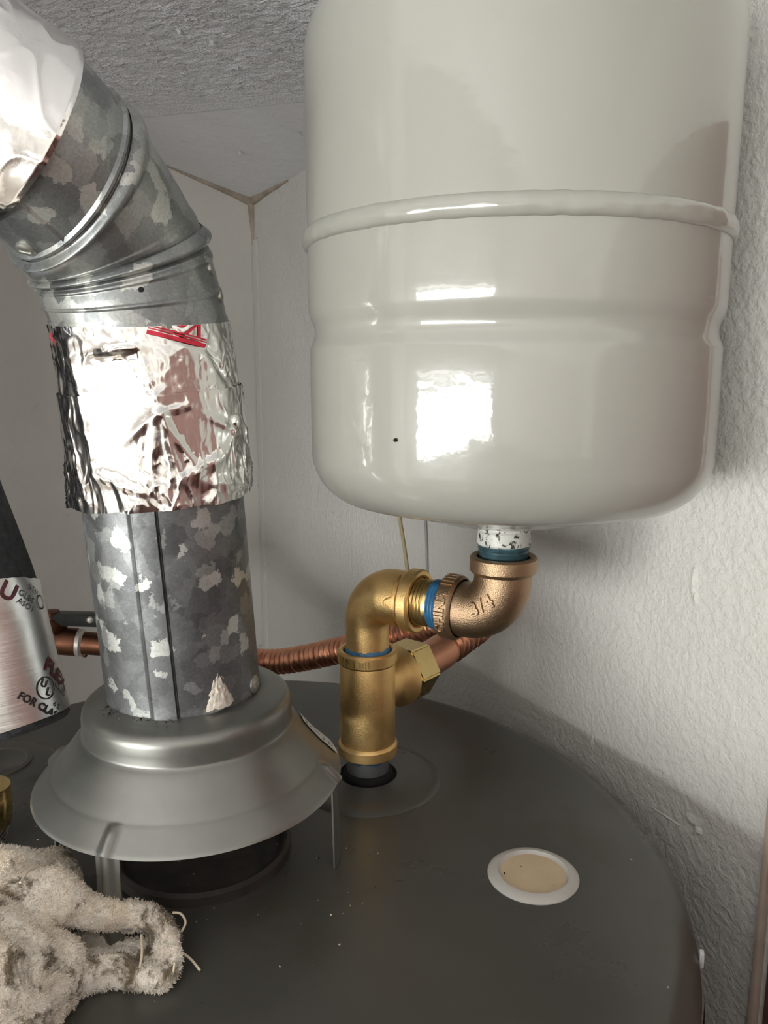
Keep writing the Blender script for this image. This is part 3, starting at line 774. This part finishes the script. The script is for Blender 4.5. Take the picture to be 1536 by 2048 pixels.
# ------------------------------------------------------------------ brass fittings
ZH = -0.1258
DE = V((TC.x - TEE.x, TC.y - TEE.y, 0)); SPAN = DE.length; DE.normalize()
SIDE = V((-DE.y, DE.x, 0)); SIDE = SIDE if SIDE.y < 0 else -SIDE         # side of the elbows that faces the camera
def elbow_path(O, din, dout, Lin, Lout, Rb, n=26):
    """from O+din*Lin round to O+dout*Lout"""
    pts = [O + din * (Lin + (Rb - Lin) * k / 6) for k in range(6)]
    cc = O + din * Rb + dout * Rb
    for k in range(n + 1):
        a = pi / 2 * k / n; pts.append(cc - dout * Rb * math.cos(a) - din * Rb * math.sin(a))
    pts += [O + dout * (Rb + (Lout - Rb) * k / 6) for k in range(1, 7)]
    return pts, cc
def band(o, n, r, w_, bore, seg=72):
    """reinforced rim of a socket, its mouth at o facing n"""
    return revolve([(r - 0.0018, -w_ - 0.0012), (r - 0.0004, -w_), (r, -w_ + 0.0008), (r, -0.0010), (r - 0.0010, 0), (bore + 0.0008, 0), (bore, -0.0010), (bore, -0.0085), (0.0, -0.0085)], o, n, seg)
OU = V((TC.x, TC.y, ZH))
EL, RB, RU = 0.0318, 0.0195, 0.0146
elbow = thing('brass_elbow', OU - Z1 * RU, 'brown bronze elbow marked 3/4 and CHINA, right under the ivory tank', 'pipe fitting')
pts, ccU = elbow_path(OU, -DE, Z1, EL - 0.004, EL - 0.004, RB)
obj('body', sweep(pts, [RU + 0.0004 * math.sin(pi * i / (len(pts) - 1)) for i in range(len(pts))], 48), M['bronze'], elbow)
obj('socket_rim', band(OU + Z1 * EL, Z1, 0.0172, 0.0080, 0.0136), M['bronze'], elbow, sharp=24)
obj('socket_rim', band(OU - DE * EL, -DE, 0.0174, 0.0078, 0.0136), M['bronze'], elbow, sharp=24)
def on_elbow(x0, z0, rot):
    cr, sr = math.cos(rad(rot)), math.sin(rad(rot))
    def f(x, y, z):
        X, Y = x0 + x * cr - y * sr, z0 + x * sr + y * cr
        p_ = OU + DE * X + Z1 * Y
        v = p_ - ccU
        if v.dot(DE) > 0 and v.z < 0: rho = v.length
        elif v.dot(DE) <= 0: rho = -v.z
        else: rho = v.dot(DE)
        e = min(RU + .0004, abs(rho - RB)); hgt = math.sqrt(max(0, (RU + .0004) ** 2 - e * e))
        return p_ + SIDE * (hgt + z)
    return f
obj('raised_figures', lettering('3/4', 0.0100, on_elbow(-0.0050, 0.0080, 33), extrude=0.0010, bevel=0.00025, weight=0.0, spacing=1.15), M['bronze'], elbow, smooth=False)
def on_band(x, y, z):     # along the inlet rim, text running upward
    a = x / 0.0174
    q = SIDE * math.cos(a + 0.06) + Z1 * math.sin(a + 0.06)
    return OU - DE * (EL - 0.0042 + y) + q * (0.0174 + z)
obj('raised_letters', lettering('CHINA', 0.0070, on_band, extrude=0.0007, bevel=0.0003, spacing=1.05, weight=0.0002), M['bronze'], elbow, smooth=False)
kn = []
for k in range(5):
    a = rad(60 + k * 9); q = SIDE * math.cos(a) + Z1 * math.sin(a); kn.append(box(OU - DE * (EL - 0.004) + q * 0.0174, DE, q, DE.cross(q), 0.007, 0.0010, 0.0014))
obj('wrench_marks', join(*kn), M['bronze'], elbow, smooth=False)
# street elbow
OL = V((TEE.x, TEE.y, ZH))
LL = 0.0345
street = thing('street_elbow', OL - Z1 * 0.036, 'golden brass street elbow, its lower end screwed into the tee', 'pipe fitting')
pts, ccL = elbow_path(OL, -Z1, DE, 0.0355, LL - 0.004, 0.0175)
n = len(pts)
obj('body', sweep(pts, [0.0124 + (0.0156 - 0.0124) * min(1, max(0, (i - 5) / (n * 0.62))) for i in range(n)], 48), M['brass'], street)
obj('socket_rim', band(OL + DE * LL, DE, 0.0176, 0.0068, 0.0139), M['brass'], street, sharp=24)
def seam_pt(a):
    k = rad(6); x = LL - 0.0098 - 0.0042 * math.exp(-((a - k) / 0.16) ** 4)
    q = SIDE * math.cos(a) + Z1 * math.sin(a); return OL + DE * x + q * 0.0157
obj('casting_seam', sweep([seam_pt(rad(-70 + 140 * i / 90)) for i in range(91)], 0.00045, 8), M['brass'], street)
obj('thread_sealant', revolve([(0.0122, -0.0385), (0.0136, -0.0365), (0.0132, -0.0345), (0.0128, -0.0325), (0.0122, -0.0315)], OL, seg=64, fn=lambda r, h, a: (r + 0.0004 * noise.noise(V((math.cos(a) * 5, math.sin(a) * 5, h * 900))), h + 0.0012 * noise.noise(V((math.cos(a) * 3, math.sin(a) * 3, 1))))), M['blue'], street, label='blue sealant on the thread')
# nipple between them
N0, N1 = OL + DE * (LL - 0.008), OU - DE * (EL - 0.008)
NL = (N1 - N0).length
nip = thing('pipe_nipple', N0 + Z1 * -0.0128, 'short brass nipple with blue thread tape joining the two elbows', 'pipe fitting')
def thread(r, h0, h1, pitch, amp):
    out = []; k = int((h1 - h0) / pitch * 6)
    for i in range(k + 1):
        h = h0 + (h1 - h0) * i / k; out.append((r + amp * math.sin(2 * pi * (h - h0) / pitch), h))
    return out
gap0, gap1 = 0.008, NL - 0.008
mid = gap0 + (gap1 - gap0) * 0.42
obj('tube', revolve([(0.0128, 0.0)] + thread(0.0126, 0.001, mid, 0.0020, 0.0003) + [(0.0131, mid), (0.0131, mid + 0.001), (0.0125, mid + 0.002), (0.0125, NL)], N0, DE, 64), M['brass_smooth'], nip)
obj('thread_tape', revolve(thread(0.0132, mid + 0.0015, NL - 0.002, 0.0018, 0.00035), N0, DE, 64, fn=lambda r, h, a: (r + 0.00015 * noise.noise(V((a * 4, h * 900, 0))), h + 0.0018 * a / (2 * pi))), M['blue'], nip, label='blue thread tape')
# tee
tee = thing('brass_tee', TEE + Z1 * 0.0163, 'golden brass tee standing on the grey steel nipple of the heater', 'pipe fitting')
ZT, ZB = -0.1590 - HZ, -0.2232 - HZ
obj('body', revolve([(0.0146, ZB + 0.002), (0.0160, ZB + 0.008), (0.0161, (ZT + ZB) / 2), (0.0161, ZT - 0.006), (0.0146, ZT - 0.002)], TEE, seg=64), M['brass'], tee)
obj('socket_rim', band(TEE + Z1 * ZT, Z1, 0.0172, 0.0075, 0.0138), M['brass'], tee, sharp=24)
obj('socket_rim', band(TEE + Z1 * ZB, -Z1, 0.0174, 0.0072, 0.0126), M['brass'], tee, sharp=24)
BR = V((0.64, 0.77, 0)).normalized()
OB = TEE + Z1 * (-0.1835 - HZ)
obj('branch', revolve([(0.0140, 0.006), (0.0142, 0.013), (0.0150, 0.0165), (0.0170, 0.0205), (0.0186, 0.0240), (0.0188, 0.0275), (0.0180, 0.0285), (0.0120, 0.0286)], OB, BR, 64), M['brass'], tee)
bs = []
for i in range(34):
    a = random.uniform(-1.3, 0.6); q = SIDE * math.cos(a) + DE * math.sin(a); qt = Z1.cross(q)
    bs.append(box(TEE + Z1 * (ZT - 0.004) + q * 0.0171, qt, Z1, q, 0.0007, 0.0052 * random.uniform(.6, 1), 0.0005))
obj('wrench_marks', join(*bs), M['brass_smooth'], tee, smooth=False)
# copper connector: nut, sleeve, corrugated loop
conn = thing('copper_connector', OB + BR * 0.03 - Z1 * 0.02, 'corrugated copper water connector with a brass hex nut, looping behind the tee', 'pipe connector')
def hexnut(o, n, r, w_):
    bm = bmesh.new(); bmesh.ops.create_cone(bm, cap_ends=True, segments=6, radius1=r, radius2=r, depth=w_)
    bmesh.ops.bevel(bm, geom=bm.edges[:], offset=0.0010, segments=2, affect='EDGES')
    u, v, n = frame(n, Z1)
    q = [o + u * p_.co.x + v * p_.co.y + n * p_.co.z for p_ in bm.verts], [tuple(x.index for x in f.verts) for f in bm.faces]
    bm.free(); return q
obj('hex_nut', hexnut(OB + BR * 0.0385, BR, 0.0188, 0.0185), M['brass_smooth'], conn, label='brass hex nut')
obj('washer', revolve([(0.0172, 0.0284), (0.0176, 0.0288), (0.0172, 0.0294)], OB, BR, 48), M['black'], conn)
LOOP = [OB + BR * 0.046, OB + BR * 0.066 + Z1 * 0.001, V((0.0465, 0.5065, -0.179)), V((0.0660, 0.535, -0.176)), V((0.0700, 0.575, -0.186)), V((0.0400, 0.612, -0.202)), V((-0.0040, 0.635, -0.222)), V((-0.0360, 0.655, -0.238)), V((-0.0960, 0.690, -0.262)), V((-0.150, 0.712, -0.266)), V((-0.2100, 0.726, -0.264))]
pth = spline(LOOP, 60)
# resample evenly
ev, acc, last = [pth[0]], 0.0, pth[0]
for p_ in pth[1:]:
    dl = (p_ - last).length
    if dl >= 0.00085: ev.append(p_); last = p_
arc = [0.0]
for i in range(1, len(ev)): arc.append(arc[-1] + (ev[i] - ev[i - 1]).length)
rr = []
for s in arc:
    k = 0 if s < 0.030 else min(1, (s - 0.030) / 0.004)
    k *= 1 if s < arc[-1] - 0.03 else 0
    rr.append(0.0108 + k * 0.0010 * math.sin(2 * pi * s / 0.0058))
cut = next(i for i, s in enumerate(arc) if s > 0.028)
obj('sleeve', sweep(ev[:cut + 1], [0.0113] * (cut + 1), 28), M['copper'], conn, label='smooth copper sleeve')
obj('corrugated_tube', sweep(ev[cut:], rr[cut:], 28), M['copper'], conn)
# copper pipe at the back left
cp0, cp1 = ev[-1], V((-0.46, 0.715, -0.236))
cdir = (cp1 - cp0).normalized()
cpipe = thing('copper_pipe', cp0 - Z1 * 0.012, 'tarnished copper pipe with soldered coupling, at the back behind the vent pipe', 'pipe')
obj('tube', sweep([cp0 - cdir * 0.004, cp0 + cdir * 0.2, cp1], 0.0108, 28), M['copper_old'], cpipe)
def on_cp(x, y): # nearest point on the pipe to a pixel ray
    r = ray(x, y).normalized(); w0 = cp0; b = cdir.dot(r); d = cdir.dot(w0); e = r.dot(w0)
    t = (b * e - d) / (1 - b * b); return cp0 + cdir * t
k0, k1 = on_cp(158, 1280), on_cp(112, 1275)
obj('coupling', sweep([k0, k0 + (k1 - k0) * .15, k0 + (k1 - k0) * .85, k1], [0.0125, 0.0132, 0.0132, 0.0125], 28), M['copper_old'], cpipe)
obj('solder_ring', revolve([(0.0108, -0.0035), (0.0130, -0.0015), (0.0128, 0.002), (0.0108, 0.0035)], k0 - cdir * 0.0015, cdir, 28), M['solder'], cpipe, label='pale solder ring')
dr = on_cp(168, 1285); obj('solder_drip', revolve([(0.0, -0.0150), (0.0022, -0.0135), (0.0026, -0.011), (0.002, -0.009)], dr, seg=12), M['copper_old'], cpipe)
# shut-off valve with dark lever
vb = on_cp(104, 1262)
valve = thing('shutoff_valve', vb + V((0, 0, 0.010)), 'dark shut-off valve with lever over the copper pipe at the back', 'valve')
obj('valve_body', revolve([(0.011, -0.003), (0.014, 0.001), (0.014, 0.008), (0.008, 0.012), (0.008, 0.018), (0, 0.019)], vb + V((0.002, 0, 0.010)), seg=32), M['copper_old'], valve)
l0, l1 = at(112, 1236, 0.752), at(245, 1240, 0.735)
lx = (l1 - l0).normalized(); lz = Z1; ly = lx.cross(lz).normalized()
obj('lever', bbox_bevel((l0 + l1) / 2, lx, ly, lx.cross(ly), (l1 - l0).length, 0.016, 0.012, 0.003), M['dark_valve'], valve)
obj('stem_nut', hexnut(at(128, 1238, 0.742), Z1, 0.0075, 0.013), M['brass'], valve)
obj('lever_screw', screw_head(at(180, 1240, 0.7325), V((0.2, -1, 0.1)).normalized(), 0.003, False), M['solder'], valve)

# ------------------------------------------------------------------ foil-jacketed pipe insulation at the left edge
IR = 0.0300
IRINGS = [ring_px(0, 1452, 0.362, 13.5, 0.10), ring_px(-60, 1202, 0.360, 16.5, 0.06), ring_px(-125, 1033, 0.358, 21, 0.04), ring_px(-330, 500, 0.350, 21, 0.04), ring_px(-760, -640, 0.36, 21, 0.04)]
LI = Loft(IRINGS)
ILEN = [(IRINGS[k + 1][0] - IRINGS[k][0]).length for k in range(4)]
ib = IRINGS[0][0]
ins = thing('pipe_insulation', ib - Z1 * 0.012, 'black foam pipe insulation in a printed foil jacket, hanging at the left edge', 'pipe insulation')
def ins_q(s):
    for k in range(4):
        if s <= ILEN[k] or k == 3: return k + s / ILEN[k]
        s -= ILEN[k]
def ins_ring(s):
    if s >= 0: return LI.at(min(3.999, ins_q(s)))
    return IRINGS[0][0] + IRINGS[0][1] * s, IRINGS[0][1]
def ins_pt(s, phi, d=0.0):
    c0, n = ins_ring(s); return ring_pt(c0, n, IR, phi, d)[0]
def tube_rings(rs, seg=96, top=None):
    vs_, fs = [], []
    for r, s in rs:
        for k in range(seg):
            a = 2 * pi * k / seg; ss = s if top is None else s * top(wrapd(a, 0))
            c0, n = ins_ring(ss); u, v = ring_frame(c0, n)
            vs_.append(c0 + (u * math.cos(a) + v * math.sin(a)) * (r + 0.0003 * noise.noise(V((math.cos(a) * 3, math.sin(a) * 3, ss * 80)))))
    for i in range(len(rs) - 1):
        for k in range(seg):
            k2 = (k + 1) % seg; fs.append((i * seg + k, i * seg + k2, (i + 1) * seg + k2, (i + 1) * seg + k))
    return vs_, fs
foam_l = sum(ILEN) - 0.002
obj('foam', tube_rings([(0.0135, foam_l), (0.0135, -0.0032), (0.0285, -0.0036), (IR - 0.0002, -0.002), (IR - 0.0006, 0.004)] + [(IR - 0.0006, 0.004 + (foam_l - 0.004) * k / 40) for k in range(1, 41)]), M['foam'], ins, label='black foam core')
def jtop(a): d = math.degrees(a); return (0.0655 - 0.0075 * (abs(d - 0) - 30) / 60 + 0.0006 * noise.noise(V((d / 9, 0, 1)))) if abs(d) < 150 else 0.0505
jk = obj('foil_jacket', tube_rings([(IR + 0.0002, k / 16) for k in range(17)], top=jtop), M['jacket'], ins, label='printed foil jacket')
obj('foil_edge', grid(3, 12, lambda u, v: ins_pt(0.0005 + 0.056 * v, rad(85 + 4 * u), 0.0007)), M['label'], jk)
def ins_txt(phi0, s0, rot):
    cr, sr = math.cos(rad(rot)), math.sin(rad(rot))
    return lambda x, y, z: ins_pt(max(0.0002, s0 + x * sr + y * cr), rad(phi0) + (x * cr - y * sr) / IR, 0.0005 + z)
def ins_text(name, t, size, phi, s, rot, mat, wt=0.0001, sp=1.0):
    obj(name, lettering(t, size, ins_txt(phi, s, rot), weight=wt, spacing=sp), mat, jk, smooth=False)
R_ = -44
ins_text('print_letters', 'FLEX', 0.0088, 63, 0.0165, R_, M['ink_maroon'], 0.0003, 1.05)
ins_text('print_letters', 'FOR CLASS', 0.0046, 34.5, 0.0056, R_, M['ink_black'], 0.0002, 1.05)
ins_text('print_mark', 'U', 0.0050, 42.5, 0.0148, -38, M['ink_black'], 0.0001)
ins_text('print_mark', 'L', 0.0050, 45.0, 0.0106, -38, M['ink_black'], 0.0001)
def ring_flat(r0, r1, f, n=48):
    vs_ = [f(r * math.cos(2 * pi * k / n), r * math.sin(2 * pi * k / n), 0) for r in (r0, r1) for k in range(n)]
    return vs_, [(k, (k + 1) % n, n + (k + 1) % n, n + k) for k in range(n)]
obj('print_circle', ring_flat(0.0046, 0.0052, ins_txt(43.5, 0.0127, 0)), M['ink_black'], jk, smooth=False)
ins_text('print_letters', 'LISTED', 0.0034, 62, 0.0095, R_, M['ink_black'], 0.0)
ins_text('print_letters', '6.5', 0.0036, 51, 0.0034, R_, M['ink_black'], 0.0)
ins_text('print_letters', 'U', 0.0110, 30, 0.0592, R_, M['ink_maroon'], 0.0003)
ins_text('print_letters', 'GLBS', 0.0040, 46, 0.0545, R_, M['ink_black'], 0.0, 1.1)
ins_text('print_letters', 'STIT', 0.0040, 57, 0.0560, R_, M['ink_black'], 0.0, 1.1)
ins_text('print_letters', 'ASO1', 0.0036, 43, 0.0510, R_, M['ink_black'], 0.0, 1.2)
obj('print_circle', ring_flat(0.0028, 0.0034, ins_txt(64, 0.0500, 0)), M['ink_black'], jk, smooth=False)

# ------------------------------------------------------------------ brass hose end at the left edge
hc = at_f(-22, 1612, 0.372)
hose = thing('hose_connector', V((hc.x, hc.y, HZ)), 'brass hose coupling with braided steel hose at the left edge above the rag', 'hose')
obj('coupling_nut', revolve([(0.0080, 0.0125), (0.0095, 0.0120), (0.0102, 0.0060), (0.0108, 0.0050), (0.0112, -0.004), (0.0108, -0.009), (0.0085, -0.012), (0.0070, -0.0125)], hc, V((0.12, 0, 1)).normalized(), 36, cap0=True), M['brass_smooth'], hose)
hpts = spline([hc - Z1 * 0.010, hc + V((-0.002, -0.002, -0.020)), hc + V((-0.004, -0.012, -0.034)), hc + V((-0.012, -0.03, -0.040))], 16)
obj('hose', sweep(hpts, 0.0082, 28), M['dark_valve'], hose, label='dark braided hose')
br = []
for k in range(18):
    for sg in (1, -1):
        P_ = []
        for i in range(len(hpts)):
            t = (hpts[min(i + 1, len(hpts) - 1)] - hpts[max(i - 1, 0)]).normalized(); u, v, _ = frame(t, V((1, 0, 0)))
            a = 2 * pi * k / 18 + sg * i * 0.07; P_.append(hpts[i] + (u * math.cos(a) + v * math.sin(a)) * (0.0084 + 0.0002 * (i % 2)))
        br.append(sweep(P_, 0.00035, 5))
obj('braid', join(*br), M['screw'], hose, kind='stuff', label='bright steel braid')

# ------------------------------------------------------------------ rag
rag = thing('rag', at_z(120, 1930, HZ), 'dirty cream terry cloth rag with loose threads, crumpled on the heater top', 'cloth')
CH = [  # chains of (px, py, height above heater, radius)
    [(-60, 1765, .022, .015), (15, 1752, .024, .0115), (75, 1733, .024, .0070), (118, 1718, .023, .0048)],
    [(118, 1718, .023, .0048), (136, 1745, .022, .0045), (140, 1772, .022, .0050)],
    [(25, 1800, .026, .0125), (70, 1785, .028, .0100), (103, 1788, .029, .0098), (140, 1808, .025, .0085), (190, 1825, .020, .0064), (250, 1830, .017, .0058), (302, 1838, .015, .0056), (326, 1850, .013, .0044)],
    [(55, 1815, .024, .0110), (66, 1862, .022, .0080), (60, 1892, .020, .0072)],
    [(326, 1850, .013, .0040), (346, 1878, .010, .0030), (351, 1912, .008, .0028), (342, 1944, .005, .0033), (320, 1962, .004, .0042)],
    [(306, 1868, .0085, .0028), (322, 1884, .0085, .0040), (326, 1910, .007, .0038), (318, 1932, .005, .0035)],
    [(320, 1962, .0035, .0045), (280, 1953, .0045, .0052), (235, 1941, .005, .0056), (190, 1947, .005, .0064), (150, 1952, .006, .0072)],
    [(150, 1880, .0015, .0034), (230, 1890, .0015, .0034), (310, 1900, .0015, .0034)],
    [(150, 1915, .002, .004), (230, 1915, .0015, .0036), (310, 1925, .0015, .0036)],
    [(-40, 1900, .020, .020), (40, 1925, .017, .0135), (100, 1902, .016, .0080), (128, 1915, .013, .0078), (128, 1965, .008, .0075)],
    [(-40, 1990, .016, .022), (30, 1985, .013, .0165), (85, 1985, .010, .0110), (118, 1992, .006, .0068)],
    [(-60, 2080, .010, .022), (0, 2060, .010, .018), (60, 2030, .008, .0120), (92, 2022, .005, .0070)],
]
bm = bmesh.new()
for ch in CH:
    P_ = [(at_z(x, y, HZ + h), r) for x, y, h, r in ch]
    for i in range(len(P_) - 1):
        (p0, r0), (p1, r1) = P_[i], P_[i + 1]
        m_ = max(3, int((p1 - p0).length / 0.0022))
        for k in range(m_ + 1):
            t = k / m_
            bmesh.ops.create_icosphere(bm, subdivisions=2, radius=r0 + (r1 - r0) * t, matrix=Matrix.Translation(p0.lerp(p1, t)))
me = bpy.data.meshes.new('rag_raw'); bm.to_mesh(me); bm.free()
tmp = bpy.data.objects.new('rag_raw', me); scn.collection.objects.link(tmp)
md = tmp.modifiers.new('r', 'REMESH'); md.mode = 'VOXEL'; md.voxel_size = 0.0009
md = tmp.modifiers.new('s', 'SMOOTH'); md.iterations = 4; md.factor = 0.5
dg = bpy.context.evaluated_depsgraph_get(); ev_ = tmp.evaluated_get(dg); em = ev_.to_mesh()
RV = [v.co.copy() for v in em.vertices]; RN = [v.normal.copy() for v in em.vertices]; RF = [tuple(f.vertices) for f in em.polygons]
ev_.to_mesh_clear(); bpy.data.objects.remove(tmp)
RV2 = []
for p_, n_ in zip(RV, RN):
    q = p_ * 1000
    fold = 1 - abs(noise.noise(V((q.x / 11 + q.y / 30, q.y / 14, q.z / 9)))) * 2.2
    d = 0.0006 * fold + 0.0008 * noise.noise(q / 6.5) + 0.0005 * noise.noise(q / 2.0)
    v = p_ + n_ * d
    if v.z < HZ + 0.0003: v.z = HZ + 0.0003
    RV2.append(v)
cloth = obj('cloth', (RV2, RF), M['rag'], rag, sharp=0)
pv, pfz = [], []
for i in range(42000):
    k = random.randrange(len(RV2)); p_, n_ = RV2[k], RN[k]
    if n_.dot(-p_.normalized()) < -0.35: continue
    d = (n_ + V((random.uniform(-1, 1), random.uniform(-1, 1), random.uniform(-1, 1))) * 0.9).normalized()
    s_ = d.orthogonal().normalized() * 0.00016; l_ = random.uniform(0.0006, 0.0015)
    m2 = p_ + d * l_ * 0.6; tip = m2 + (d + V((random.uniform(-1, 1), random.uniform(-1, 1), -0.4)) * 0.8).normalized() * l_ * 0.5
    b = len(pv); pv += [p_ - s_, p_ + s_, m2 + s_ * .8, m2 - s_ * .8, tip]; pfz += [(b, b + 1, b + 2, b + 3), (b + 3, b + 2, b + 4)]
obj('pile', (pv, pfz), M['rag'], cloth, smooth=False, kind='stuff')
def strand(P, r=0.0005): return sweep(spline([at_z(x, y, HZ + h) for x, y, h in P], 10), r, 6)
for P in ([(345, 1825, .016), (362, 1828, .015), (371, 1845, .012), (362, 1865, .010)], [(352, 1902, .010), (368, 1908, .006), (385, 1922, .003), (400, 1941, .001)],
          [(283, 1870, .016), (284, 1905, .015), (280, 1935, .013)], [(350, 1925, .010), (343, 1955, .005), (328, 1966, .002), (310, 1968, .001)], [(40, 1765, .042), (60, 1740, .042), (95, 1728, .037)], [(115, 1735, .037), (135, 1750, .036), (142, 1775, .034)]):
    obj('loose_thread', strand(P), M['thread'], rag)

# ------------------------------------------------------------------ cables on the wall behind the tank
def wall_cable(px, label, mat, r):
    P = [wall_pt(x, y, DW - r) for x, y in px]
    o = obj('cable', sweep(spline(P, 10), r, 10), mat)
    setp(o, label, 'cable')
wall_cable([(775, 880), (792, 990), (803, 1060), (812, 1120), (818, 1180), (820, 1240)], 'thin tan cable running down the white wall behind the brass elbow', M['cable_tan'], 0.0016)
wall_cable([(846, 880), (848, 990), (852, 1060), (854, 1120), (855, 1180), (856, 1240)], 'thin grey cable on the white wall right of the tan one', M['cable_grey'], 0.0012)
